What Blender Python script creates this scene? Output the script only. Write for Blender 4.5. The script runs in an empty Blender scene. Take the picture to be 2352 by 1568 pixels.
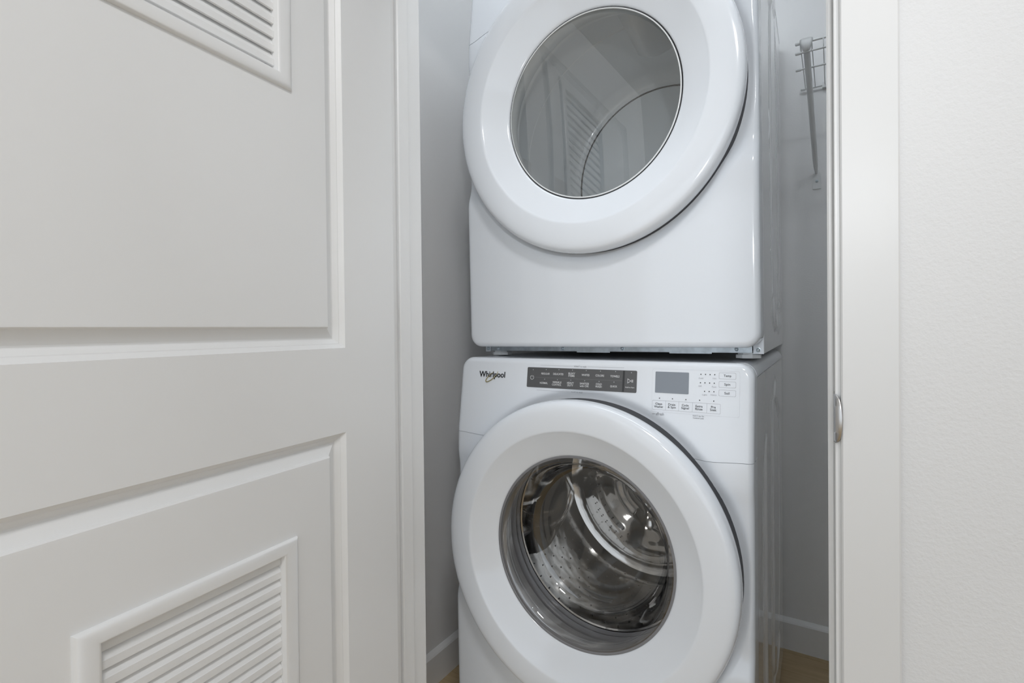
import bpy, bmesh, math, random
from mathutils import Vector, Matrix

sc = bpy.context.scene
COL = sc.collection
random.seed(7)

# ------------------------------------------------------------------ camera
def cam_axes(yaw, pitch, roll):
    F = Vector((-math.sin(yaw) * math.cos(pitch), math.cos(yaw) * math.cos(pitch), math.sin(pitch)))
    R0 = Vector((math.cos(yaw), math.sin(yaw), 0)); U0 = R0.cross(F)
    R = R0 * math.cos(roll) + U0 * math.sin(roll)
    return R, R.cross(F), F
cd = bpy.data.cameras.new('camera'); cam = bpy.data.objects.new('camera', cd); COL.objects.link(cam)
R_, U_, F_ = cam_axes(0.5174, -0.0084, -0.0093)
cam.matrix_world = Matrix(((R_.x, U_.x, -F_.x, 0), (R_.y, U_.y, -F_.y, 0), (R_.z, U_.z, -F_.z, 1.041), (0, 0, 0, 1)))
cd.sensor_fit = 'HORIZONTAL'; cd.sensor_width = 36
cd.lens = 1131.87 / 2352 * 36
cd.shift_x = (1176 - 1270.85) / 2352
cd.shift_y = (763.68 - 784) / 2352
cd.clip_start = 0.02
sc.camera = cam

# ------------------------------------------------------------------ world, lights, exposure
w = bpy.data.worlds.new('daylight'); sc.world = w; w.use_nodes = True
w.node_tree.nodes['Background'].inputs[0].default_value = (0.86, 0.93, 1.0, 1)
w.node_tree.nodes['Background'].inputs[1].default_value = 1.55

def area(name, loc, target, sx, sy, power, color):
    l = bpy.data.lights.new(name, 'AREA'); l.shape = 'RECTANGLE'; l.size = sx; l.size_y = sy
    l.energy = power; l.color = color
    o = bpy.data.objects.new(name, l); COL.objects.link(o); o.location = loc
    o.rotation_euler = (Vector(target) - Vector(loc)).to_track_quat('-Z', 'Y').to_euler()
    return o
# the photographer's flash, on the camera (its small highlights and the shelf's shadow show it)
area('camera_flash', (0.06, -0.03, 1.31), (-0.36, 1.0, 1.36), 0.03, 0.02, 0.50, (0.94, 0.97, 1.0)).data.spread = math.radians(95)

sc.view_settings.view_transform = 'Standard'; sc.view_settings.look = 'None'
sc.view_settings.gamma = 1; sc.view_settings.use_curve_mapping = False
sc.view_settings.exposure = -0.05
sc.cycles.max_bounces = 12; sc.cycles.transparent_max_bounces = 16
sc.cycles.caustics_reflective = True
sc.cycles.use_denoising = True

# ------------------------------------------------------------------ materials
MATS = {}
def mat(name, color, rough=.5, metal=0., coat=0., bump=None, spec=.5, noise=None, emit=None):
    m = bpy.data.materials.new(name); m.use_nodes = True; nt = m.node_tree; b = nt.nodes['Principled BSDF']
    b.inputs['Base Color'].default_value = (*color, 1); b.inputs['Roughness'].default_value = rough
    b.inputs['Metallic'].default_value = metal; b.inputs['Coat Weight'].default_value = coat
    b.inputs['Coat Roughness'].default_value = .05
    b.inputs['Specular IOR Level'].default_value = spec
    if emit:
        b.inputs['Emission Color'].default_value = (*emit[0], 1); b.inputs['Emission Strength'].default_value = emit[1]
    if bump or noise:
        tc = nt.nodes.new('ShaderNodeTexCoord')
    if bump:
        scale, strength, dist, detail = bump
        n = nt.nodes.new('ShaderNodeTexNoise'); n.inputs['Scale'].default_value = scale; n.inputs['Detail'].default_value = detail
        nt.links.new(tc.outputs['Object'], n.inputs['Vector'])
        bp = nt.nodes.new('ShaderNodeBump'); bp.inputs['Strength'].default_value = strength; bp.inputs['Distance'].default_value = dist
        nt.links.new(n.outputs['Fac'], bp.inputs['Height']); nt.links.new(bp.outputs['Normal'], b.inputs['Normal'])
    if noise:
        scale, amount = noise
        n = nt.nodes.new('ShaderNodeTexNoise'); n.inputs['Scale'].default_value = scale; n.inputs['Detail'].default_value = 4
        nt.links.new(tc.outputs['Object'], n.inputs['Vector'])
        cr = nt.nodes.new('ShaderNodeValToRGB')
        cr.color_ramp.elements[0].color = (*[max(0, c * (1 - amount)) for c in color], 1)
        cr.color_ramp.elements[1].color = (*[min(1, c * (1 + amount)) for c in color], 1)
        cr.color_ramp.elements[0].position = .35; cr.color_ramp.elements[1].position = .65
        nt.links.new(n.outputs['Fac'], cr.inputs['Fac']); nt.links.new(cr.outputs['Color'], b.inputs['Base Color'])
    MATS[name] = m
    return m

def glass(name, tint, rough=.0, ior=1.5, panes=1.0):
    m = bpy.data.materials.new(name); m.use_nodes = True; nt = m.node_tree; nt.nodes.clear()
    out = nt.nodes.new('ShaderNodeOutputMaterial'); mix = nt.nodes.new('ShaderNodeMixShader')
    tr = nt.nodes.new('ShaderNodeBsdfTransparent'); tr.inputs[0].default_value = (*tint, 1)
    gl = nt.nodes.new('ShaderNodeBsdfGlossy'); gl.inputs['Roughness'].default_value = rough
    fr = nt.nodes.new('ShaderNodeFresnel'); fr.inputs[0].default_value = ior
    # a thin sheet reflects alike from both sides
    ge = nt.nodes.new('ShaderNodeNewGeometry'); mx = nt.nodes.new('ShaderNodeMix'); mx.data_type = 'FLOAT'
    mx.inputs[2].default_value = ior; mx.inputs[3].default_value = 1 / ior
    nt.links.new(ge.outputs['Backfacing'], mx.inputs[0]); nt.links.new(mx.outputs[0], fr.inputs[0])
    # several panes and surfaces stand behind each other: their reflections add up
    mu = nt.nodes.new('ShaderNodeMath'); mu.operation = 'MULTIPLY'; mu.inputs[1].default_value = panes; mu.use_clamp = True
    nt.links.new(fr.outputs[0], mu.inputs[0]); nt.links.new(mu.outputs[0], mix.inputs[0])
    nt.links.new(tr.outputs[0], mix.inputs[1]); nt.links.new(gl.outputs[0], mix.inputs[2]); nt.links.new(mix.outputs[0], out.inputs[0])
    MATS[name] = m
    return m

mat('wall_paint', (.84, .84, .84), .75, bump=(260, .35, .0016, 3))
mat('wall_paint_dim', (.715, .715, .715), .75, bump=(260, .35, .0016, 3))  # darker copy of the wall paint, dims the overlit front wall
mat('trim_paint_dim', (.70, .70, .695), .4)  # trim paint made darker to hold down the light on the casings
mat('closet_paint', (.87, .87, .87), .45, bump=(240, .2, .001, 3))
mat('ceiling_paint', (.82, .82, .82), .9)
mat('trim_paint', (.86, .86, .855), .35, bump=(40, .05, .0006, 2))
mat('door_paint', (.85, .85, .845), .38, bump=(35, .05, .0006, 2))
mat('enamel', (.83, .862, .905), .13, coat=.25)
mat('enamel_side', (.86, .865, .87), .12, coat=.6)
mat('drum_enamel', (.93, .95, .965), .22, coat=.4)
mat('drum_back', (.88, .92, .95), .30, coat=.3)
mat('grey_plastic', (.88, .89, .89), .35)
mat('foot_plastic', (.74, .75, .75), .45)
mat('dark_gap', (.05, .05, .055), .6)
mat('rubber', (.22, .22, .23), .35, bump=(30, .1, .001, 2))
mat('steel', (.50, .49, .475), .10, 1.0, bump=(14, .30, .004, 2))
mat('collar', (.46, .46, .465), .12, .2, coat=.6)
mat('galvanised', (.56, .605, .635), .38, .6, noise=(60, .12))
mat('screw_metal', (.62, .69, .73), .3, .55)
mat('brushed_nickel', (.52, .51, .50), .32, 1.0)
mat('shelf_wire', (.80, .81, .81), .35)
mat('touch_panel', (.10, .10, .102), .28, coat=.2)
mat('touch_line', (.035, .035, .037), .4)
mat('white_print', (.80, .80, .80), .5)
mat('dark_print', (.07, .07, .075), .5)
mat('grey_print', (.30, .31, .33), .5)
mat('pale_print', (.50, .51, .54), .5)
mat('faint_print', (.68, .70, .735), .5)
mat('panel_rule', (.24, .24, .245), .5)
mat('display', (.225, .25, .285), .22, coat=.3)
mat('badge_dark', (.045, .045, .048), .3, .6)
mat('badge_gold', (.58, .50, .27), .3, .8)
mat('lamp_glow', (1, 1, 1), .5, emit=((.98, .985, 1.0), 42.0))
mat('closet_fill_glow', (1, 1, 1), .5, emit=((.88, .945, 1.0), 13.5))  # glow of the added fill strip
glass('dryer_glass', (.985, 1.0, .995), ior=1.6, panes=3.0)
glass('washer_glass', (.97, .97, .97), ior=1.6, panes=2.4)

def wood(name, c1, c2):
    m = bpy.data.materials.new(name); m.use_nodes = True; nt = m.node_tree; b = nt.nodes['Principled BSDF']
    tc = nt.nodes.new('ShaderNodeTexCoord'); mp = nt.nodes.new('ShaderNodeMapping'); mp.inputs['Scale'].default_value = (3, 45, 3)
    oi = nt.nodes.new('ShaderNodeObjectInfo'); ad = nt.nodes.new('ShaderNodeVectorMath'); ad.operation = 'ADD'
    ml = nt.nodes.new('ShaderNodeVectorMath'); ml.operation = 'SCALE'; ml.inputs['Scale'].default_value = 30
    nt.links.new(oi.outputs['Location'], ml.inputs[0])
    nt.links.new(tc.outputs['Object'], mp.inputs['Vector']); nt.links.new(mp.outputs[0], ad.inputs[0]); nt.links.new(ml.outputs[0], ad.inputs[1])
    n = nt.nodes.new('ShaderNodeTexNoise'); n.inputs['Scale'].default_value = 1.6; n.inputs['Detail'].default_value = 6; n.inputs['Roughness'].default_value = .65
    nt.links.new(ad.outputs[0], n.inputs['Vector'])
    cr = nt.nodes.new('ShaderNodeValToRGB')
    cr.color_ramp.elements[0].color = (*c1, 1); cr.color_ramp.elements[1].color = (*c2, 1)
    cr.color_ramp.elements[0].position = .3; cr.color_ramp.elements[1].position = .7
    nt.links.new(n.outputs['Fac'], cr.inputs['Fac']); nt.links.new(cr.outputs['Color'], b.inputs['Base Color'])
    b.inputs['Roughness'].default_value = .42
    MATS[name] = m
wood('vinyl_plank', (.46, .335, .185), (.61, .465, .275))
mat('floor_base', (.10, .075, .05), .8)

# ------------------------------------------------------------------ mesh helpers
def link(name, verts, faces, material, parent=None, smooth=False):
    me = bpy.data.meshes.new(name); me.from_pydata([tuple(v) for v in verts], [], faces); me.update()
    bm = bmesh.new(); bm.from_mesh(me); bmesh.ops.recalc_face_normals(bm, faces=bm.faces); bm.to_mesh(me); bm.free()
    if material: me.materials.append(MATS[material])
    o = bpy.data.objects.new(name, me); COL.objects.link(o); o.parent = parent
    if smooth: shade(me, smooth)
    return o

def shade(me, angle=35):
    if angle is True: angle = 35
    me.shade_smooth() if hasattr(me, 'shade_smooth') else None
    for p in me.polygons: p.use_smooth = True
    bm = bmesh.new(); bm.from_mesh(me); a = math.radians(angle)
    for e in bm.edges:
        e.smooth = not (len(e.link_faces) == 2 and e.calc_face_angle(0) > a)
    bm.to_mesh(me); bm.free()

class MB:
    """collects shapes into one mesh"""
    def __init__(s): s.v = []; s.f = []
    def add(s, v, f):
        b = len(s.v); s.v += [tuple(x) for x in v]; s.f += [tuple(i + b for i in q) for q in f]; return s
    def box(s, x0, x1, y0, y1, z0, z1):
        return s.add([(x, y, z) for x in (x0, x1) for y in (y0, y1) for z in (z0, z1)],
                     [(0, 1, 3, 2), (4, 6, 7, 5), (0, 4, 5, 1), (2, 3, 7, 6), (0, 2, 6, 4), (1, 5, 7, 3)])
    def prism(s, poly, axis, a, b):
        """poly of 2D points extruded along axis from a to b"""
        n = len(poly)
        def p(q, t):
            return (t, q[0], q[1]) if axis == 'x' else (q[0], t, q[1]) if axis == 'y' else (q[0], q[1], t)
        return s.add([p(q, a) for q in poly] + [p(q, b) for q in poly],
                     [tuple(range(n)), tuple(range(2 * n - 1, n - 1, -1))] + [(i, (i + 1) % n, n + (i + 1) % n, n + i) for i in range(n)])
    def lathe(s, prof, n=96, c=(0, 0), closed=False):
        """prof (r, y) revolved about the Y axis through (x, z) = c"""
        v = []; f = []; m = len(prof)
        for r, y in prof:
            for k in range(n):
                a = 2 * math.pi * k / n; v.append((c[0] + r * math.cos(a), y, c[1] + r * math.sin(a)))
        rng = m if closed else m - 1
        for i in range(rng):
            j = (i + 1) % m
            for k in range(n):
                f.append((i * n + k, i * n + (k + 1) % n, j * n + (k + 1) % n, j * n + k))
        return s.add(v, f)
    def tube(s, pts, r, n=8, cap=True):
        pts = [Vector(p) for p in pts]; rings = []; v = []; f = []
        for i, p in enumerate(pts):
            t = (pts[min(i + 1, len(pts) - 1)] - pts[max(i - 1, 0)]).normalized()
            a = t.cross(Vector((0, 0, 1)))
            if a.length < 1e-3: a = t.cross(Vector((1, 0, 0)))
            a.normalize(); b = t.cross(a); rr = r[i] if isinstance(r, (list, tuple)) else r
            for k in range(n):
                q = 2 * math.pi * k / n; v.append(p + a * (rr * math.cos(q)) + b * (rr * math.sin(q)))
        for i in range(len(pts) - 1):
            for k in range(n):
                f.append((i * n + k, i * n + (k + 1) % n, (i + 1) * n + (k + 1) % n, (i + 1) * n + k))
        if cap: f += [tuple(range(n - 1, -1, -1)), tuple(range((len(pts) - 1) * n, len(pts) * n))]
        return s.add(v, f)
    def build(s, name, material, parent=None, smooth=False):
        return link(name, s.v, s.f, material, parent, smooth)

def struct(o, label=None):
    o['kind'] = 'structure'
    if label: o['label'] = label
    return o
def thing(name, label, cat, loc=(0, 0, 0), rot=(0, 0, 0)):
    o = bpy.data.objects.new(name, None); COL.objects.link(o); o.empty_display_size = .1
    o.location = loc; o.rotation_euler = rot; o['label'] = label; o['category'] = cat
    return o
def lerp_prof(pts, t):
    if t <= pts[0][0]: return pts[0][1]
    for (a, va), (b, vb) in zip(pts, pts[1:]):
        if t <= b: return va + (vb - va) * (t - a) / (b - a)
    return pts[-1][1]
def sstep(a, b, x):
    t = min(1, max(0, (x - a) / (b - a))); return t * t * (3 - 2 * t)

# ------------------------------------------------------------------ the shell of the place
YW, YI = .66, .775            # hall face and closet face of the wall with the opening
XL, XR = -.761, .001          # jamb faces of the opening
HEAD = 2.045
CL, CR, CB = -1.03, .80, 1.755   # closet left, right, back walls
HL, HR, HB, CEIL = -1.75, 2.1, -2.9, 2.44

fl = MB().box(HL, HR, HB, CB + .1, -.06, -.006).build('floor', 'floor_base')
struct(fl, 'light tan wood-look plank floor')
pw, pl = .178, 1.22
pm = bpy.data.meshes.new('plank')
tmp = MB(); g = .0008; bev = .0016
v = []
for (x0, x1, y0, y1, z) in ((0, pl, 0, pw, -.006), (g, pl - g, g, pw - g, -.001), (g + bev, pl - g - bev, g + bev, pw - g - bev, 0)):
    v += [(x0, y0, z), (x1, y0, z), (x1, y1, z), (x0, y1, z)]
fcs = [(8, 9, 10, 11)] + [(i * 4 + k, i * 4 + (k + 1) % 4, i * 4 + 4 + (k + 1) % 4, i * 4 + 4 + k) for i in (0, 1) for k in range(4)]
pm.from_pydata(v, [], fcs); pm.materials.append(MATS['vinyl_plank'])
row = 0; y = HB
while y < CB:
    x = HL - random.random() * pl * .9
    while x < HR:
        if y + pw > YW and (x + pl < CL or x > CR): x += pl; continue
        o = bpy.data.objects.new('plank', pm); COL.objects.link(o); o.parent = fl; o.location = (x, y, 0)
        x += pl
    y += pw; row += 1

struct(MB().box(HL - .1, HR + .1, HB - .1, CB + .1, CEIL, CEIL + .1).build('ceiling', 'ceiling_paint'), 'flat white ceiling')
fw = MB()
fw.box(HL - .1, XL - .018, YW, YI, 0, CEIL); fw.box(XR + .018, HR + .1, YW, YI, 0, CEIL); fw.box(XL - .018, XR + .018, YW, YI, HEAD + .018, CEIL)
struct(fw.build('wall_front', 'wall_paint_dim'), 'white lightly textured wall around the closet opening')
struct(MB().box(CL - .1, CL, YI, CB + .1, 0, CEIL).build('wall_left', 'closet_paint'), 'pale painted closet wall beside the washer')
struct(MB().box(CL, CR, CB, CB + .1, 0, CEIL).build('wall_back', 'closet_paint'), 'pale painted back wall of the closet')
struct(MB().box(CR, CR + .1, YI, CB + .1, 0, CEIL).build('wall_right', 'closet_paint'), 'pale painted right wall of the closet')
struct(MB().box(HL - .1, HL, HB, YW, 0, CEIL).build('wall_hall_left', 'wall_paint'), 'white hall wall')
struct(MB().box(HR, HR + .1, HB, YW, 0, CEIL).build('wall_hall_right', 'wall_paint'), 'white hall wall')
struct(MB().box(HL, HR, HB - .1, HB, 2.2, CEIL).build('wall_hall_back', 'wall_paint'), 'white wall band over the wide opening at the far end of the hall')

def baseboard(name, axis, a, b, wall, sgn):
    prof = [(wall, 0), (wall + sgn * .013, 0), (wall + sgn * .013, .086), (wall + sgn * .010, .0905), (wall + sgn * .002, .0985), (wall, .0995)]
    return struct(MB().prism(prof, axis, a, b).build(name, 'trim_paint'), 'low white painted baseboard')
baseboard('baseboard_left', 'y', YI, CB, CL, 1)
baseboard('baseboard_back', 'x', CL + .013, CR - .013, CB, -1)
baseboard('baseboard_right', 'y', YI, CB, CR, -1)
baseboard('baseboard_front', 'x', .063, HR, YW, -1)

# jambs with stops, and casings
def chamfer_box(mb, x0, x1, y0, y1, z0, z1, c=.002):
    return mb.prism([(x0 + c, y0), (x1 - c, y0), (x1, y0 + c), (x1, y1 - c), (x1 - c, y1), (x0 + c, y1), (x0, y1 - c), (x0, y0 + c)], 'z', z0, z1)
jr = chamfer_box(MB(), XR, XR + .018, YW, YI, 0, HEAD + .018, .0012).build('trim_1', 'trim_paint')
struct(jr, 'white painted door jamb with a strike plate')
chamfer_box(MB(), XR - .0078, XR, .700, .7305, 0, HEAD - .0005, .0022).build('door_stop', 'trim_paint', jr)
jl = chamfer_box(MB(), XL - .018, XL, YW, YI, 0, HEAD + .018, .0012).build('trim_2', 'trim_paint')
struct(jl, 'white painted door jamb on the hinge side')
chamfer_box(MB(), XL, XL + .0095, .7045, .7335, 0, HEAD - .0005, .0022).build('door_stop', 'trim_paint', jl)
jh = MB().box(XL, XR, YW, YI, HEAD, HEAD + .018).build('trim_3', 'trim_paint'); struct(jh, 'white painted head jamb')
MB().box(XL + .0095, XR - .0078, .7045, .7335, HEAD - .0095, HEAD).build('door_stop', 'trim_paint', jh)
def casing(name, x0, x1):
    return struct(chamfer_box(MB(), x0, x1, YW - .011, YW, 0, HEAD + .07, .0018).build(name, 'trim_paint_dim'), 'flat white door casing')
casing('trim_4', .0070, .0630)
casing('trim_5', XL - .062, XL - .006)
struct(MB().box(XL - .006, .0070, YW - .011, YW, HEAD + .006, HEAD + .07).build('trim_6', 'trim_paint'), 'flat white head casing')

# strike plate with a curved lip on the right jamb
zc, hh = 1.0, .0275
sp = MB(); n = 24; vv = []; ff = []
zs_mid = .9335
for k in range(n + 1):
    t = -1 + 2 * k / n
    out = .004 + .0165 * (1 - t * t) ** .5 if abs(t) < 1 else .004
    z = zs_mid + .028 * t
    lip = .0062 * (1 - t * t) ** .5 if abs(t) < 1 else 0
    for (yy, xx) in ((YW + .030, XR - .0008), (YW + .002, XR - .0008), (YW - .5 * out, XR + .001), (YW - out * .75, XR + .001 + lip)):
        vv.append((xx, yy, z))
for k in range(n):
    for j in range(3): ff.append((k * 4 + j, k * 4 + j + 1, k * 4 + 5 + j, k * 4 + 4 + j))
spo = link('strike_plate', vv, ff, 'brushed_nickel', jr, 40)
md = spo.modifiers.new('thick', 'SOLIDIFY'); md.thickness = .0014; md.offset = 0
spo['label'] = 'brushed nickel strike plate'

# ------------------------------------------------------------------ the louvred door, swung open
DA = .1089; DT = .035; DW = .757; DH = 2.03; DZ = .010
pin = Vector((XL + .001, YW, 0))
# door frame of reference: x = s along the width from the hinge, y = out of the visible face, z up
wdir = Vector((math.sin(DA), -math.cos(DA), 0)); ndir = Vector((math.cos(DA), math.sin(DA), 0))
MD = Matrix(((wdir.x, ndir.x, 0, pin.x), (wdir.y, ndir.y, 0, pin.y), (0, 0, 1, 0), (0, 0, 0, 1)))
# visible face at y = DT, hidden face at y = 0
def loft(mb, rects, flip=False):
    """rects (x0,x1,z0,z1,y): successive rectangular loops joined by quads"""
    v = []; f = []
    for x0, x1, z0, z1, y in rects: v += [(x0, y, z0), (x1, y, z0), (x1, y, z1), (x0, y, z1)]
    for i in range(len(rects) - 1):
        for k in range(4): f.append((i * 4 + k, i * 4 + (k + 1) % 4, i * 4 + 4 + (k + 1) % 4, i * 4 + 4 + k))
    return mb.add(v, f)
def ins(r, d, y): return (r[0] + d, r[1] - d, r[2] + d, r[3] - d, y)
PX0, PX1 = .119, DW - .119
UP = (PX0, PX1, 1.012, DH - .13); LO = (PX0, PX1, .24, .8705)
UV = (.2165, .4785, 1.397, 1.857); LV = (.2165, .4785, .273, .7335)      # vent frames, outer
FB, FS = .0195, .0235                                                    # vent frame bar widths (rails, stiles)
def vin(V): return (V[0] + FS, V[1] - FS, V[2] + FB, V[3] - FB)
slab = MB()
def face_side(yf, sg):
    # stiles and rails
    xs = [0, PX0, PX1, DW]; zs = [DZ, LO[2], LO[3], UP[2], UP[3], DH]
    for i in range(3):
        for j in range(5):
            if i == 1 and j in (1, 3): continue
            slab.add([(xs[i], yf, zs[j]), (xs[i + 1], yf, zs[j]), (xs[i + 1], yf, zs[j + 1]), (xs[i], yf, zs[j + 1])], [(0, 1, 2, 3)])
    for r, V in ((UP, UV), (LO, LV)):
        rects = [ins(r, d, yf - sg * h) for d, h in ((0, 0), (.0004, .0010), (.0062, .0068), (.0075, .0070), (.0140, .0124), (.0152, .0128), (.0172, .0125), (.0310, .0058), (.0324, .0052), (.0338, .0010), (.0350, .0001), (.0375, 0))]
        o = vin(V)
        rects.append((o[0] - .004, o[1] + .004, o[2] - .004, o[3] + .004, yf))
        if sg > 0: rects.append((o[0] - .004, o[1] + .004, o[2] - .004, o[3] + .004, 0))
        loft(slab, rects)
face_side(DT, 1); face_side(0, -1)
for q in ([(0, 0, DZ), (0, DT, DZ), (0, DT, DH), (0, 0, DH)], [(DW, 0, DZ), (DW, DT, DZ), (DW, DT, DH), (DW, 0, DH)],
          [(0, 0, DZ), (DW, 0, DZ), (DW, DT, DZ), (0, DT, DZ)], [(0, 0, DH), (DW, 0, DH), (DW, DT, DH), (0, DT, DH)]):
    slab.add(q, [(0, 1, 2, 3)])
door = slab.build('door_1', 'door_paint'); door.matrix_world = MD
struct(door, 'white panelled door standing open, with louvred vents set into both panels')
door.data.polygons.foreach_set('use_smooth', [False] * len(door.data.polygons))

def vent(V, first, label):
    o = vin(V); fr = MB()
    def W(d): return (V[0] + d * FS, V[1] - d * FS, V[2] + d * FB, V[3] - d * FB)
    loops = [(0, 0), (0, .0012), (.03, .0030), (.09, .0046), (.18, .0058), (.29, .0065), (.42, .0068), (.84, .0067), (.94, .0060), (1.0, .0042), (1.0, -.022)]
    loft(fr, [(*W(d), DT + h) for d, h in loops])
    loft(fr, [(*W(d), -h) for d, h in ((0, 0), (0, .003), (.2, .006), (.9, .006), (1, .004), (1, -.012))])
    f = fr.build('vent_frame', 'door_paint', door, 40); f['label'] = label
    # one slat of the louvre, nose at its lower front edge
    prof = [(0, .0006), (0, .0098), (-.0006, .0104), (-.0068, .0212), (-.0085, .0240), (-.0125, .0240), (-.0060, .0100), (-.0042, .0010), (-.0034, 0), (-.0008, 0)]
    m = MB().prism([(DT - .0035 + a, b) for a, b in prof], 'x', o[0] + .0003, o[1] - .0003)
    s0 = None; z = first
    zl = []
    while z > o[2] + .002: zl.append(z); z -= .0202
    z = first + .0202
    while z < o[3] - .004: zl.append(z); z += .0202
    for z in sorted(zl, reverse=True):
        if s0 is None:
            s0 = m.build('slat', 'door_paint', f); s0.location = (0, 0, z)
        else:
            c = s0.copy(); COL.objects.link(c); c.parent = f; c.location = (0, 0, z)
vent(UV, 1.4243, 'white louvred vent frame in the upper panel')
vent(LV, .7004, 'white louvred vent frame in the lower panel')
for z in (.25, 1.05, 1.80):
    hg = MB(); hg.tube([(-.004, -.004, z - .045), (-.004, -.004, z + .045)], .0055, 12)
    hg.box(-.003, -.0005, -.004, .030, z - .044, z + .044)
    hg.build('hinge', 'brushed_nickel', door, 35)

# ------------------------------------------------------------------ the two machines
HWID = .343
PROF = [(-.60, .0385), (-.19, .0330), (-.172, .0338), (-.155, .0395), (-.130, .0470), (.0, .0490), (.120, .0485), (.150, .0470), (.172, .0428), (.19, .0425), (.227, .0435), (.43, .0705)]
HTOP, HBOT = .4070, -.5330
RC = .030; RE = .012
def vsurf(u, h):
    s = 0
    for k in (-1, 0, 1): s += lerp_prof(PROF, h + k * .006)
    s /= 3
    r = math.hypot(u, h)
    s += .0085 * (1 - sstep(.322, .346, r))
    return s
def sdf(u, h):
    # distance inside the rounded outline of the front
    cu = HWID - RC; ch = (HTOP + HBOT) / 2; hh = (HTOP - HBOT) / 2 - RC
    dx = abs(u) - cu; dy = abs(h - ch) - hh
    return RC - (math.hypot(max(dx, 0), max(dy, 0)) + min(max(dx, dy), 0))
def hw(h):
    d = max(h - (HTOP - RC), (HBOT + RC) - h, 0); d = min(d, RC)
    return HWID - RC + math.sqrt(max(RC * RC - d * d, 0))
EDG = [0, .0002, .0008, .002, .004, .007, .011, .016, .022]
def front_shell(zc, h0f, h1f, name, parent, top_edge, bot_edge, vback=.105):
    """front skin between two seam curves; h0f/h1f give the lower/upper limit at u"""
    ts = [0.0]
    N = 74
    span = .6
    rows = []
    for i in range(N + 1): rows.append(i / N)
    # denser rows at rounded outer edges
    if top_edge: rows = [r for r in rows if r < .9] + [.9 + .1 * math.sin(math.pi / 2 * k / 26) for k in range(27)]
    if bot_edge: rows = [.06 * (1 - math.cos(math.pi / 2 * k / 26)) for k in range(27)] + [r for r in rows if r > .06]
    ucols = [-1 + k * 2 / 96 for k in range(97)]
    V = []; nu = 0; grid = []
    for t in rows:
        hm = h0f(0) + (h1f(0) - h0f(0)) * t
        H = hw(hm); us = [-H + e for e in EDG] + [(-H + .022) + (2 * H - .044) * k / 96 for k in range(1, 96)] + [H - e for e in reversed(EDG)]
        nu = len(us); line = []
        for u in us:
            h = h0f(u) + (h1f(u) - h0f(u)) * t
            e = max(0, sdf(u, h)); v_ = vsurf(u, h)
            if e < RE: v_ += RE - math.sqrt(max(RE * RE - (RE - e) ** 2, 0))
            line.append(len(V)); V.append((u, v_, zc + h))
        grid.append(line)
    F = []
    for i in range(len(grid) - 1):
        for j in range(nu - 1):
            q = (grid[i][j], grid[i][j + 1], grid[i + 1][j + 1], grid[i + 1][j])
            if all(math.hypot(V[k][0], V[k][2] - zc) < .285 for k in q): continue
            F.append(q)
    # skirt running back along the sides and the outer edge
    def skirt(idx):
        b = []
        for k in idx: b.append(len(V)); V.append((V[k][0], vback, V[k][2]))
        for a in range(len(idx) - 1): F.append((idx[a], idx[a + 1], b[a + 1], b[a]))
    skirt([g[0] for g in grid]); skirt([g[-1] for g in grid])
    if top_edge: skirt(grid[-1])
    else: 
        b = []
        for k in grid[-1]: b.append(len(V)); V.append((V[k][0], V[k][1] + .012, V[k][2]))
        for a in range(nu - 1): F.append((grid[-1][a], grid[-1][a + 1], b[a + 1], b[a]))
    if bot_edge: skirt(grid[0])
    else:
        b = []
        for k in grid[0]: b.append(len(V)); V.append((V[k][0], V[k][1] + .012, V[k][2]))
        for a in range(nu - 1): F.append((grid[0][a], grid[0][a + 1], b[a + 1], b[a]))
    used = sorted({k for q in F for k in q}); mp = {k: i for i, k in enumerate(used)}
    return link(name, [V[k] for k in used], [tuple(mp[k] for k in q) for q in F], 'enamel', parent, 50)

def side_sheet(zlo, zhi, ribs, side, v0=.106, v1=.76):
    """pressed side of the cabinet: heightfield over (depth, height)"""
    nz = 150; V = []; F = []
    ys = [v0, v0 + .0006, v0 + .0014, v0 + .0024, v0 + .0036] + [v0 + .0055 + (v1 - v0 - .0055) * i / 166 for i in range(167)]
    ny = len(ys) - 1
    for j in range(nz + 1):
        z = zlo + (zhi - zlo) * j / nz
        for i in range(ny + 1):
            y_ = ys[i]; q = min(1, (y_ - v0) / .0036); d = -.0036 * (1 - math.sqrt(max(0, 1 - (1 - q) ** 2)))
            for (a, b, z0, z1, depth, soft) in ribs:
                cy, hy = (a + b) / 2, (b - a) / 2; cz, hz = (z0 + z1) / 2, (z1 - z0) / 2
                rr = min(hy, hz) * .98; dx, dz = abs(y_ - cy) - hy + rr, abs(z - cz) - hz + rr
                dd = math.hypot(max(dx, 0), max(dz, 0)) + min(max(dx, dz), 0) - rr
                d += depth * (1 - sstep(-soft, soft, dd))
            V.append((side * (HWID - .0005 + d), y_, z))
    for j in range(nz):
        for i in range(ny): F.append((j * (ny + 1) + i, j * (ny + 1) + i + 1, (j + 1) * (ny + 1) + i + 1, (j + 1) * (ny + 1) + i))
    return V, F

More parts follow.
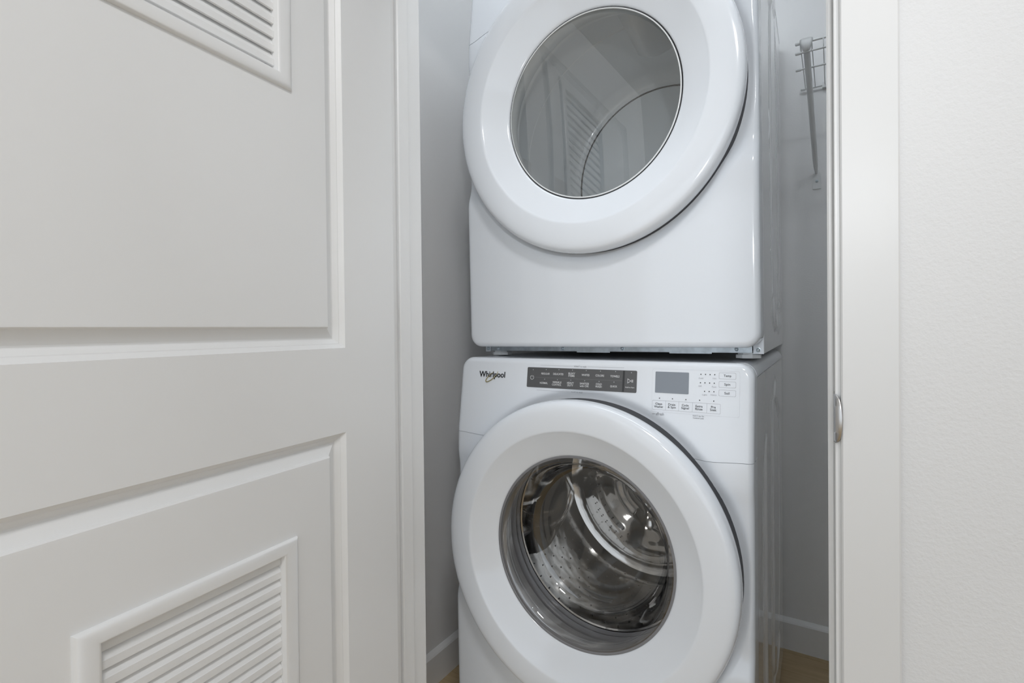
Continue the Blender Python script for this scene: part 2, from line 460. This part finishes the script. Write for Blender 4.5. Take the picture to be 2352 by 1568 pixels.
RING = [(.300, .0295), (.3185, .0292), (.3228, .0278), (.3256, .0245), (.3270, .0195), (.3274, .0125), (.3272, .006), (.3262, .0005), (.3240, -.0040), (.3205, -.0075), (.3165, -.0095), (.3120, -.0106), (.3080, -.0112),
        (.2950, -.0116), (.2800, -.0110), (.2680, -.0100), (.2650, -.0096), (.2632, -.0088), (.2612, -.0074), (.2590, -.0058), (.2300, .0105), (.2125, .0203), (.2095, .0220), (.2078, .0232), (.2062, .0250), (.2055, .0280), (.2055, .040)]
def ring_door(zc, parent, label):
    o = MB().lathe(RING, 160, (0, zc)).build('door', 'enamel', parent, 40); o['label'] = label
    MB().lathe([(.3150, .0290), (.3236, .0300), (.3240, .0620)], 128, (0, zc)).build('gap_shade_ring', 'dark_gap', parent, 40)  # dark ring stands in for the shade in the gap behind the door
    return o

# ---- washer
WZ = .5646
washer = thing('washing_machine', 'white front-load washer at the bottom of the stack, chrome drum behind its round door', 'washing machine',
               (-.4692, .9020, 0), (0, 0, .0175))
seam_w = lambda u: .2262 - .004 * (1 - sstep(.26, .335, abs(u)))
console = front_shell(WZ, lambda u: seam_w(u) + .0004, lambda u: HTOP, 'console_panel', washer, True, False)
console['label'] = 'sloping white control console'
front_shell(WZ, lambda u: HBOT, lambda u: seam_w(u) - .0004, 'front_panel', washer, False, True)
cab = MB()
cab.box(-HWID + .004, HWID - .004, .755, .76, .03, .944)
cab.box(-HWID + .004, HWID - .004, .10, .76, .028, .034)
ribs_w = [(.20, .66, .12, .86, -.0035, .006), (.265, .325, .10, .80, .0055, .011), (.46, .60, .12, .90, .0045, .009)]
for s in (-1, 1):
    cab.add(*side_sheet(.03, .9435, ribs_w, s))
cab.build('cabinet', 'enamel_side', washer, 40)
# lid: sheet with rounded long edges and a low raised rim, meeting the side with a fine seam
lid = MB(); pr = [(-HWID, .9446)]
for k in range(9):
    a = math.pi - math.pi / 2 * k / 8; pr.append((-HWID + .027 + .027 * math.cos(a), .9450 + .0262 * math.sin(a)))
pr += [(-.29, .9712), (-.285, .9698), (.285, .9698), (.29, .9712)]
for k in range(9):
    a = math.pi / 2 - math.pi / 2 * k / 8; pr.append((HWID - .027 + .027 * math.cos(a), .9450 + .0262 * math.sin(a)))
pr += [(HWID, .9446)]
lid.prism(pr, 'y', .1062, .76)
lid.build('lid', 'enamel', washer, 40)
loft(MB(), [(-HWID + .003, HWID - .003, .04, .94, .1055), (-HWID + .012, HWID - .012, .05, .93, .1055)]).build('seam_shadow', 'dark_gap', washer)
for sx in (-1, 1):
    for yy in (.13, .70):
        MB().lathe([(0.0, 0), (.022, 0), (.022, .012), (.010, .014), (.010, .03), (0, .03)], 16).build('foot', 'rubber', washer, 40).matrix_local = Matrix.Translation((sx * .29, yy, 0)) @ Matrix.Rotation(math.pi / 2, 4, 'X')
wd = ring_door(WZ, washer, 'wide white ring of the washer door')
# tub boot, drum and glass bowl
MB().lathe([(.2055, .0345), (.2075, .040), (.2120, .058), (.2170, .080), (.2205, .098)], 128, (0, WZ)).build('door_collar', 'collar', washer, 50)
MB().lathe([(.2205, .098), (.2290, .101), (.2330, .110), (.2290, .119), (.2220, .122), (.2240, .128), (.2290, .133), (.2210, .1385)], 128, (0, WZ)).build('door_gasket', 'rubber', washer, 50)
drum = MB().lathe([(.2300, .150), (.2180, .1445), (.2150, .1400), (.2175, .1375), (.2215, .1400), (.2300, .1460), (.2650, .155), (.2720, .165), (.2720, .500), (.2640, .520), (.2450, .530), (.2320, .5315)], 128, (0, WZ)).build('drum', 'steel', washer, 35)
drum['label'] = 'shiny stainless steel wash drum'
V = []; F = []; nr, na = 26, 120
for i in range(nr + 1):
    r = .2320 * (1 - i / nr) + .0002
    for k in range(na):
        a = 2 * math.pi * k / na
        lobe = max(0, math.cos(3 * (a - .5))) ** 1.6 * sstep(.225, .17, r) * sstep(.04, .08, r)
        V.append((r * math.cos(a), .5315 - .030 * lobe - .018 * sstep(.085, .05, r) + .006 * math.sin(r * 90) * sstep(.23, .20, r) * .35, WZ + r * math.sin(a)))
for i in range(nr):
    for k in range(na): F.append((i * na + k, i * na + (k + 1) % na, (i + 1) * na + (k + 1) % na, (i + 1) * na + k))
link('drum_back', V, F, 'steel', drum, 60)
# three tall paddles
for k in range(3):
    a0 = math.radians(-48 + 120 * k); V = []; F = []
    ny, na = 18, 14
    for i in range(ny + 1):
        t = i / ny; yy = .185 + .30 * t; tw = .10 * math.sin(t * math.pi * 1.4)
        for j in range(na + 1):
            s = -1 + 2 * j / na
            hgt = .068 * (1 - abs(s) ** 1.5) * (math.sin(math.pi * min(1, max(0.02, t * .96 + .02))) ** .35)
            a = a0 + tw + s * .24; r = .2715 - hgt
            V.append((r * math.cos(a), yy, WZ + r * math.sin(a)))
    for i in range(ny):
        for j in range(na): F.append((i * (na + 1) + j, i * (na + 1) + j + 1, (i + 1) * (na + 1) + j + 1, (i + 1) * (na + 1) + j))
    link('paddle', V, F, 'steel', drum, 60)
# perforations: small dark dimples all round the drum wall and the back
pf = MB()
def dot_on_wall(a, yy, r=.0022):
    R = .2712; v = [(R * math.cos(a + r / R * math.cos(q)), yy + r * math.sin(q), WZ + R * math.sin(a + r / R * math.cos(q))) for q in [k * math.pi / 4 for k in range(8)]]
    pf.add(v, [tuple(range(8))])
for k in range(96):
    a = 2 * math.pi * k / 96
    if min(abs((a - math.radians(-48 + 120 * m) + math.pi) % (2 * math.pi) - math.pi) for m in range(3)) < .30: continue
    for i in range(11):
        if (i + k) % 2 == 0: dot_on_wall(a, .185 + i * .030)
for ring_r, cnt in ((.20, 60), (.175, 50)):
    for k in range(cnt):
        a = 2 * math.pi * k / cnt; yb = .5250
        cx, cz = ring_r * math.cos(a), WZ + ring_r * math.sin(a)
        pf.add([(cx + .0024 * math.cos(q), yb, cz + .0024 * math.sin(q)) for q in [j * math.pi / 4 for j in range(8)]], [tuple(range(8))])
po = pf.build('perforations', 'dark_gap', drum); po['kind'] = 'stuff'
bowl = [(.2050, .0262), (.2000, .0250), (.1940, .0262), (.1880, .0320), (.1830, .0450), (.1780, .0700), (.1730, .0950), (.1690, .1080), (.1610, .1160), (.1500, .1195), (.1000, .1240), (.0500, .1262), (.0001, .1270)]
bo = MB().lathe(bowl, 128, (0, WZ)).build('door_glass', 'washer_glass', wd, 60)
bo['label'] = 'deep clear glass bowl of the washer door'
MB().lathe([(.2064, .0255), (.2058, .0240), (.2030, .0236), (.2010, .0250), (.2010, .034), (.2050, .034)], 128, (0, WZ)).build('glass_trim', 'rubber', wd, 50)

# ---- console print and controls
LEAN = math.atan2(.0705 - .0435, .43 - .227)
def onc(u, z, lift=.0005):
    """matrix on the sloping console at (u, z): local x right, local y up, local z out of the face"""
    h = z - WZ
    y_ = vsurf(u, h) - lift
    return Matrix.Translation((u, y_, z)) @ Matrix.Rotation(math.pi / 2 - LEAN, 4, 'X')
def plate(name, u0, u1, z0, z1, m, lift, thick, rad=.002, parent=console):
    """rounded plate lying on the console"""
    cu, cz = (u0 + u1) / 2, (z0 + z1) / 2; a, b = (u1 - u0) / 2, (z1 - z0) / 2; P = []
    for sx, sy, st in ((1, 1, 0), (-1, 1, 90), (-1, -1, 180), (1, -1, 270)):
        for k in range(5):
            q = math.radians(st + 22.5 * k); P.append((sx * (a - rad) + rad * math.cos(q), sy * (b - rad) + rad * math.sin(q)))
    o = MB().prism(P, 'z', 0, thick).build(name, m, parent); o.matrix_local = onc(cu, cz, lift)
    return o
def outline(name, u0, u1, z0, z1, m, w_=.0005, rad=.0015, lift=.0004, parent=console):
    cu, cz = (u0 + u1) / 2, (z0 + z1) / 2; mb = MB(); loops = []
    for off in (0, -w_):
        a, b = (u1 - u0) / 2 + off, (z1 - z0) / 2 + off; P = []
        for sx, sy, st in ((1, 1, 0), (-1, 1, 90), (-1, -1, 180), (1, -1, 270)):
            for k in range(5):
                q = math.radians(st + 22.5 * k); P.append((sx * (a - rad) + rad * math.cos(q), sy * (b - rad) + rad * math.sin(q), 0))
        loops.append(P)
    n = len(loops[0])
    mb.add(loops[0] + loops[1], [(i, (i + 1) % n, n + (i + 1) % n, n + i) for i in range(n)])
    o = mb.build(name, m, parent); o.matrix_local = onc(cu, cz, lift)
    return o
def bar(name, u0, z0, u1, z1, m, w_=.0006, lift=.0004):
    cu, cz = (u0 + u1) / 2, (z0 + z1) / 2
    mb = MB(); d = Vector((u1 - u0, z1 - z0, 0)); n = Vector((-d.y, d.x, 0)).normalized() * w_ / 2
    mb.add([d / 2 + n, d / 2 - n, -d / 2 - n, -d / 2 + n], [(0, 1, 2, 3)])
    o = mb.build(name, m, console); o.matrix_local = onc(cu, cz, lift)
    return o
TEXTS = []
def text(body, u, z, width, height, m, name='lettering', lift=.0006, parent=console, depth=0):
    cu = bpy.data.curves.new(name, 'FONT'); cu.body = body; cu.align_x = 'CENTER'; cu.resolution_u = 3
    cu.extrude = depth; cu.offset = .010
    o = bpy.data.objects.new(name, cu); COL.objects.link(o)
    TEXTS.append((o, u, z, width, height, m, name, lift, parent))
plate('touch_panel', .196 - .343, .4605 - .343, .9068, .9523, 'touch_panel', .0002, .0006, .0025)['label'] = 'dark grey cycle touch panel'
bar('touch_divider', .0884, .9078, .0892, .9515, 'touch_line', .0042, .0010)
bar('touch_divider', -.125, .9298, .085, .9303, 'panel_rule', .00035, .0009)
plate('display', .4995 - .343, .5665 - .343, .9100, .9522, 'display', .0002, .0005, .0015)['label'] = 'blank blue-grey display window'
outline('control_border', .150, .318, .872, .9580, 'faint_print', .0004, .004)
for z0, z1 in ((.9421, .9541), (.9261, .9379), (.9100, .9220)):
    outline('button_outline', .2800, .3110, z0, z1, 'pale_print', .0005, .002)
outline('button_outline', .1520, .2838, .8765, .8953, 'pale_print', .0005, .0015)
for u in (.1788, .2050, .2313, .2585): bar('button_divider', u, .8765, u + .0001, .8953, 'pale_print', .0005)
for u0, u1, z in ((-.1137, -.0300, .9572), (.0040, .0888, .9572), (-.1200, -.0350, .9012), (-.0040, .0835, .9012)):
    bar('print_line', u0, z, u1, z, 'pale_print', .0006)
WHITE = [('REGULAR', -0.0985, 0.9388, 0.0215, 0.0044), ('DELICATES', -0.0658, 0.9390, 0.0256, 0.0044), ('BULKY', -0.0321, 0.9414, 0.0165, 0.0043),
         ('ITEMS', -0.0327, 0.9362, 0.0154, 0.0043), ('WHITES', 0.0013, 0.9393, 0.0187, 0.0044), ('COLORS', 0.0348, 0.9394, 0.0199, 0.0044),
         ('TOWELS', 0.0693, 0.9391, 0.0202, 0.0044), ('NORMAL', -0.1018, 0.9178, 0.0205, 0.0044), ('WRINKLE', -0.0681, 0.9207, 0.0225, 0.0043),
         ('CONTROL', -0.0687, 0.9153, 0.0236, 0.0043), ('HEAVY', -0.0344, 0.9207, 0.0168, 0.0043), ('DUTY', -0.0345, 0.9155, 0.0143, 0.0043),
         ('SANITIZE', -0.0006, 0.9207, 0.0217, 0.0043), ('with OXI', -0.0010, 0.9155, 0.0209, 0.0043), ('COLD', 0.0334, 0.9211, 0.0137, 0.0043),
         ('WASH', 0.0329, 0.9159, 0.0149, 0.0043), ('QUICK', 0.0673, 0.9178, 0.0158, 0.0046), ('Hold to Start', 0.1032, 0.9177, 0.0198, 0.0026)]
for t in WHITE: text(*t, 'white_print', lift=.0012)
DARK = [('Temp', 0.2957, 0.9479, 0.0137, 0.0055), ('Spin', 0.2955, 0.9318, 0.0108, 0.0055), ('Soil', 0.2950, 0.9160, 0.0090, 0.0045),
        ('Clean', 0.1650, 0.8884, 0.0140, 0.0044), ('Washer', 0.1649, 0.8828, 0.0185, 0.0044), ('Drain', 0.1913, 0.8884, 0.0142, 0.0044),
        ('& Spin', 0.1913, 0.8826, 0.0160, 0.0052), ('Cycle', 0.2176, 0.8881, 0.0133, 0.0052), ('Signal', 0.2175, 0.8828, 0.0149, 0.0054),
        ('Extra', 0.2442, 0.8887, 0.0131, 0.0044), ('Rinse', 0.2439, 0.8833, 0.0136, 0.0044), ('Pre', 0.2709, 0.8888, 0.0086, 0.0044), ('Soak', 0.2707, 0.8836, 0.0116, 0.0044)]
for t in DARK: text(*t, 'dark_print')
GREY = [('WHAT to wash', -0.0130, 0.9571, 0.0305, 0.0032), ('HOW to wash', -0.0195, 0.9013, 0.0291, 0.0034), ('with', 0.1546, 0.8683, 0.0064, 0.0026),
        ('affresh', 0.1677, 0.8687, 0.0164, 0.0058), ('Hold 3 sec for', 0.2434, 0.8703, 0.0216, 0.0029), ('Control Lock', 0.2433, 0.8661, 0.0205, 0.0029)]
for t in GREY: text(*t, 'grey_print')
PALE = [('Cold', 0.2465, 0.9422, 0.0085, 0.0030), ('Hot', 0.2721, 0.9428, 0.0065, 0.0030), ('Off', 0.2452, 0.9271, 0.0061, 0.0030), ('Fast', 0.2715, 0.9268, 0.0083, 0.0030),
        ('Light', 0.2540, 0.9107, 0.0092, 0.0034), ('Heavy', 0.2707, 0.9113, 0.0115, 0.0034)]
for t in PALE: text(*t, 'pale_print')
text('Whirlpool', -.2463, .9299, .0752, .0185, 'badge_dark', 'badge_lettering', .0010, depth=.0004)
for u, z in ((0.2464, 0.9496), (0.2550, 0.9497), (0.2636, 0.9497), (0.2722, 0.9498), (0.2458, 0.9335), (0.2544, 0.9336), (0.2630, 0.9337), (0.2717, 0.9337),
             (0.2539, 0.9174), (0.2625, 0.9175), (0.2713, 0.9176), (0.1661, 0.8994), (0.1923, 0.8997), (0.2186, 0.8997), (0.2450, 0.9001), (0.2713, 0.9001)):
    plate('indicator_dot', u - .0011, u + .0011, z - .0011, z + .0011, 'dark_print', .0004, .0002, .00109)
for u, z in ((-0.1318, 0.9466), (-0.0975, 0.9479), (-0.0647, 0.9487), (-0.0310, 0.9489), (0.0025, 0.9489), (0.0361, 0.9489), (0.0703, 0.9491), (-0.1001, 0.9263),
             (-0.0672, 0.9265), (-0.0339, 0.9269), (-0.0001, 0.9269), (0.0337, 0.9269), (0.0677, 0.9270), (0.1054, 0.9479)):
    plate('indicator_light', u - .0008, u + .0008, z - .0010, z + .0010, 'pale_print', .0010, .0002, .00079)
# power symbol, play/pause symbol
pwr = MB(); R0, R1 = .0040, .0049; n = 28
arc = [math.radians(118 + 304 * k / n) for k in range(n + 1)]
pwr.add([(r * math.cos(a), r * math.sin(a), 0) for r in (R0, R1) for a in arc], [(k, k + 1, n + 2 + k, n + 1 + k) for k in range(n)])
pwr.add([(-.0004, .0012, 0), (.0004, .0012, 0), (.0004, .0050, 0), (-.0004, .0050, 0)], [(0, 1, 2, 3)])
pwr.build('power_symbol', 'white_print', console).matrix_local = onc(-.1336, .9292, .0011)
ply = MB()
tri = [(-.0036, .0052), (.0044, 0), (-.0036, -.0052)]; tin = [(-.0028, .0037), (.0029, 0), (-.0028, -.0037)]
ply.add([(a, b, 0) for a, b in tri + tin], [(k, (k + 1) % 3, 3 + (k + 1) % 3, 3 + k) for k in range(3)])
for x in (.0058, .0078): ply.add([(x - .0005, -.003, 0), (x + .0005, -.003, 0), (x + .0005, .003, 0), (x - .0005, .003, 0)], [(0, 1, 2, 3)])
ply.build('play_symbol', 'white_print', console).matrix_local = onc(.1012, .9308, .0011)
# gold swirl of the badge
sw = []; cu0, cz0 = -.2466, .9271
for k in range(61):
    a = math.radians(60 + 300 * k / 60); ca, sa = .0205 * math.cos(a), .0062 * math.sin(a); th = math.radians(38)
    sw.append((ca * math.cos(th) - sa * math.sin(th), ca * math.sin(th) + sa * math.cos(th), .0006))
MB().tube(sw, [.00035 + .0009 * math.sin(math.pi * k / 60) ** .6 for k in range(61)], 6).build('badge_swirl', 'badge_gold', console, 60).matrix_local = onc(cu0, cz0, .0012)

# ---- dryer
HTOP = .4135
DBASE = .9722
DYC = 1.5315 - DBASE
dryer = thing('tumble_dryer', 'white front-load dryer stacked on top of the washer, glass window in its round door', 'dryer',
              (-.4612, .9574, DBASE), (0, math.radians(-.3), .0302))
seam_d = lambda u: .2535 - .0215 * sstep(.262, .343, abs(u))
o = front_shell(DYC, lambda u: seam_d(u) + .0008, lambda u: HTOP, 'console_panel', dryer, True, False); o['label'] = 'plain upper part of the dryer front'
front_shell(DYC, lambda u: HBOT, lambda u: seam_d(u) - .0008, 'front_panel', dryer, False, True)
zb = .0125; zt = DYC + HTOP - .004
cab = MB(); cab.box(-HWID + .003, HWID - .003, .755, .76, zb, zt); cab.box(-HWID + .003, HWID - .003, .118, .76, zb + .001, zb + .004)
cab.box(-HWID, HWID, .112, .76, zt - .004, zt)
ribs_d = [(.30, .66, .10, .90, -.0035, .006), (.36, .50, .06, .98, .0050, .010), (.52, .60, .05, .22, .004, .012)]
for s in (-1, 1): cab.add(*side_sheet(zb, zt, ribs_d, s, .112))
cab.build('cabinet', 'enamel_side', dryer, 40)
loft(MB(), [(-HWID + .003, HWID - .003, .03, zt - .01, .1085), (-HWID + .014, HWID - .014, .04, zt - .02, .1085)]).build('seam_shadow', 'dark_gap', dryer)
# corner flanges, steel rail with its screws, levelling feet
for s in (-1, 1):
    x0, x1 = sorted((s * (HWID - .001), s * (HWID - (.021 if s > 0 else .016))))
    MB().prism([(x0, zb - .001), (x1, zb - .001), (x1, .045), (x0, .028)] if s > 0 else [(x0, zb - .001), (x1, zb - .001), (x1, .030), (x0, .030)], 'y', .1060, .1100).build('corner_flange', 'enamel', dryer)
rail = MB(); rail.box(-.325, .320, .1075, .1095, .0142, .036); rail.box(-.325, .320, .1075, .150, .0135, .0148)
for a, b in ((-.075, .010), (.150, .240)): rail.box(a, b, .1068, .1080, .0110, .0145)
rail.build('base_rail', 'galvanised', dryer)['label'] = 'galvanised steel rail along the dryer base'
scr = [(0.0001, -.0034), (.0022, -.0031), (.0036, -.0020), (.0040, -.0010), (.0052, -.0008), (.0052, .0)]
s0 = None
for u, z, yy in ((-.3340, .0195, .1060), (-.303, .0198, .1075), (-.1126, .0205, .1075), (.0408, .0210, .1075), (.2900, .0208, .1075), (.3315, .0195, .1060)):
    if s0 is None: s0 = MB().lathe(scr, 16).build('screw', 'screw_metal', dryer, 40); q = s0
    else: q = s0.copy(); COL.objects.link(q); q.parent = dryer
    q.location = (u, yy, z)
f0 = None
for u, yy in ((.3110, .128), (-.305, .128), (.300, .70), (-.300, .70)):
    if f0 is None:
        mb = MB(); pts8 = [(.026 * math.cos(math.radians(22.5 + 45 * k)), .026 * math.sin(math.radians(22.5 + 45 * k))) for k in range(8)]
        mb.prism(pts8, 'z', .0024, .0095); mb.prism([(.85 * a, .85 * b) for a, b in pts8], 'z', .0095, .0135); f0 = mb.build('foot', 'foot_plastic', dryer); q = f0
    else: q = f0.copy(); COL.objects.link(q); q.parent = dryer
    q.location = (u, yy, 0)
dd = ring_door(DYC, dryer, 'wide white ring of the dryer door')
MB().lathe([(.2056, .0270), (.2056, .0300), (.2035, .0300), (.2033, .0272)], 128, (0, DYC)).build('glass_seal', 'dark_gap', dd, 40)
MB().lathe([(.2030, .0266), (.2022, .0256), (.2010, .0254), (.2003, .0260), (.2003, .0270), (.2030, .0275)], 128, (0, DYC), True).build('glass_rim', 'grey_plastic', dd, 40)
# the pane is slightly dished and sits a little askew in its seat
dgl = MB().lathe([(r, -r * r / 6.0) for r in [.2030 * (1 - k / 24) + .0001 for k in range(25)]], 128).build('door_glass', 'dryer_glass', dd, 60); dgl['label'] = 'slightly dished tinted glass of the dryer door'
dgl.matrix_local = Matrix.Translation((0, .0405, DYC)) @ Matrix.Rotation(.046, 4, 'Z') @ Matrix.Rotation(.008, 4, 'X')
MB().lathe([(.2050, .0300), (.2058, .0500), (.2120, .070), (.2300, .100), (.2450, .120)], 128, (0, DYC)).build('door_liner', 'grey_plastic', dryer, 40)
MB().lathe([(.2450, .1195), (.2450, .130), (.3400, .135)], 128, (0, DYC)).build('bulkhead', 'drum_enamel', dryer, 40)
fil = [(.305 + .035 * math.cos(math.radians(a)), .590 + .050 * math.sin(math.radians(a))) for a in range(0, 91, 9)]
ddrum = MB().lathe([(.3400, .132), (.3400, .338), (.3415, .3395), (.3415, .3410), (.3400, .3425)] + fil + [(.3020, .6405)], 160, (0, DYC)).build('drum', 'drum_enamel', dryer, 35)
ddrum['label'] = 'smooth grey enamelled dryer drum'
MB().lathe([(.3020, .645), (.2960, .650)], 128, (0, DYC)).build('drum_gap', 'dark_gap', ddrum)
MB().lathe([(.2965, .645), (.2955, .6385), (.2900, .6372), (.0001, .6372)], 128, (0, DYC)).build('drum_back', 'drum_back', ddrum, 35)
b0 = None
for k in range(3):
    a0 = math.radians(84 + 120 * k); V = []; F = []; ny, na = 20, 16
    for i in range(ny + 1):
        t = i / ny; yy = .165 + .32 * t; env = (math.sin(math.pi * (.03 + .94 * t)) ** .45) * (1 - .35 * t)
        for j in range(na + 1):
            s = -1 + 2 * j / na; hgt = .085 * env * (1 - abs(s) ** 1.9); a = a0 + s * .20 * (1 - .25 * t) + .10 * (t - .5); r = .3396 - hgt
            V.append((r * math.cos(a), yy, DYC + r * math.sin(a)))
    for i in range(ny):
        for j in range(na): F.append((i * (na + 1) + j, i * (na + 1) + j + 1, (i + 1) * (na + 1) + j + 1, (i + 1) * (na + 1) + j))
    link('drum_fin', V, F, 'grey_plastic', ddrum, 60)

# ------------------------------------------------------------------ wire shelf on the back wall
shelf = thing('wire_shelf', 'white coated wire shelf end on the closet back wall, propped by a slanting brace', 'shelf', (-.0815, CB, 1.780))
SX = .80 - .004 + .0815
def rod(name, y_, z_, x0=0.0, r=.0028):
    MB().tube([(x0, y_, z_), (SX, y_, z_)], r, 10).build(name, 'shelf_wire', shelf, 50)
    MB().tube([(x0 - .004, y_, z_), (x0 - .002, y_, z_), (x0 + .010, y_, z_)], [r * .8, r * 1.5, r * 1.5], 10).build('end_cap', 'shelf_wire', shelf, 50)
rod('front_rod', -.305, .0005); rod('lip_rod', -.305, -.0245); rod('middle_rod', -.163, -.002, -.0075); rod('back_rod', -.012, 0.004, -.002)
w0 = None
n = int((SX - .006) / .0265)
for k in range(n):
    if w0 is None:
        w0 = MB().tube([(0, -.010, .0045), (0, -.298, .0045), (0, -.3040, .0030), (0, -.3078, -.004), (0, -.3078, -.0265)], .0013, 8).build('deck_wire', 'shelf_wire', shelf, 50); q = w0
    else: q = w0.copy(); COL.objects.link(q); q.parent = shelf
    q.location = (.008 + .0265 * k, 0, 0)
# brace: channel from the front lip down to a foot plate on the wall
br = MB(); A = Vector((.0225, -.302, -.012)); B = Vector((.0360, -.0045, -.2640))
ax = (B - A).normalized(); sx_ = Vector((1, 0, 0)); sx_ = (sx_ - ax * sx_.dot(ax)).normalized(); up = ax.cross(sx_)
sec = [(-.0078, -.007), (-.0076, .001), (-.0052, .0062), (0, .0085), (.0052, .0062), (.0076, .001), (.0078, -.007)]
V = []; F = []; stn = [(0, 1.0), (.06, 1.0), (.80, .95), (.93, .8), (1.0, .35)]
for t, s in stn:
    for a, b in sec: V.append(A.lerp(B, t) + sx_ * a * s + up * b * s)
for i in range(len(stn) - 1):
    for k in range(7): F.append((i * 7 + k, i * 7 + (k + 1) % 7, (i + 1) * 7 + (k + 1) % 7, (i + 1) * 7 + k))
F += [tuple(range(7)), tuple(range(28 + 6, 27, -1))]
brace = link('brace', V, F, 'shelf_wire', shelf, 75)
# flared hook that grips the lip
hk = MB(); V = []; F = []
for (zz, wx, yy) in ((.0075, .0150, -.3125), (.000, .0155, -.3160), (-.012, .0130, -.3165), (-.022, .0085, -.3120), (-.026, .0070, -.3060)):
    V += [(.0225 - wx, yy + .004, zz), (.0225 - wx * .6, yy, zz), (.0225 + wx * .6, yy, zz), (.0225 + wx, yy + .004, zz)]
for i in range(4):
    for k in range(3): F.append((i * 4 + k, i * 4 + k + 1, i * 4 + 5 + k, i * 4 + 4 + k))
hko = link('brace_hook', V, F, 'shelf_wire', shelf, 60); md = hko.modifiers.new('thick', 'SOLIDIFY'); md.thickness = .0014
MB().prism([(.026, -.310), (.049, -.310), (.049, -.268), (.042, -.252), (.033, -.252), (.026, -.268)], 'y', -.0022, -.0003).build('wall_plate', 'shelf_wire', shelf)
q = MB().lathe([(0.0001, -.0040), (.0022, -.0036), (.0042, -.0020), (.0046, 0)], 16).build('screw', 'screw_metal', shelf, 40); q.location = (.0375, -.0022, -.286)
for k in range(3):
    q = MB(); q.box(-.006, .006, -.016, -.0003, -.004, .012); q.build('wall_clip', 'shelf_wire', shelf).location = (.06 + .3 * k, 0, 0)

# ------------------------------------------------------------------ hall ceiling lamp, added closet fill strip
def ceiling_lamp(label, x, y_, r, glow):
    lamp = thing('ceiling_light', label, 'lamp', (x, y_, CEIL))
    for prof, name, m in (([(r, -.0005), (r + .005, -.012), (r + .005, -.028), (r - .008, -.030)], 'lamp_rim', 'trim_paint'),
                          ([(r - .008, -.030), (r * .85, -.042), (r * .55, -.052), (.0001, -.056)], 'lamp_shade', glow)):
        o = MB().lathe(prof, 48).build(name, m, lamp, 40); o.matrix_local = Matrix.Rotation(math.pi / 2, 4, 'X')
ceiling_lamp('round flush white lamp on the hall ceiling', .38, -.32, .20, 'lamp_glow')
strip = thing('ceiling_light', 'added unseen glowing strip that brightens the closet', 'lamp', (-.18, .870, CEIL))  # unseen fill light, added to lift the closet and machine fronts
MB().box(-.61, .61, -.045, .045, -.018, -.0005).build('fill_body', 'trim_paint', strip)
hc = [(.036 * math.cos(math.pi * k / 10), -.018 - .026 * math.sin(math.pi * k / 10)) for k in range(11)]
MB().prism(hc, 'x', -.60, .60).build('lamp_shade', 'closet_fill_glow', strip, 40)

# ------------------------------------------------------------------ turn the lettering into meshes
dg = bpy.context.evaluated_depsgraph_get(); dg.update()
for (o, u, z, width, height, m, name, lift, parent) in TEXTS:
    me = bpy.data.meshes.new_from_object(o.evaluated_get(dg))
    xs = [v.co.x for v in me.vertices]; ys = [v.co.y for v in me.vertices]
    x0, x1, y0, y1 = min(xs), max(xs), min(ys), max(ys)
    for v in me.vertices:
        v.co.x = (v.co.x - (x0 + x1) / 2) * width / (x1 - x0); v.co.y = (v.co.y - (y0 + y1) / 2) * height / (y1 - y0)
    me.materials.clear(); me.materials.append(MATS[m])
    for p in me.polygons: p.material_index = 0
    n = bpy.data.objects.new(name, me); COL.objects.link(n); n.parent = parent; n.matrix_local = onc(u, z, lift)
    n['label'] = '%s lettering reading %s' % ({'white_print': 'white', 'badge_dark': 'dark raised'}.get(m, 'dark'), o.data.body)
    cdat = o.data; bpy.data.objects.remove(o); bpy.data.curves.remove(cdat)
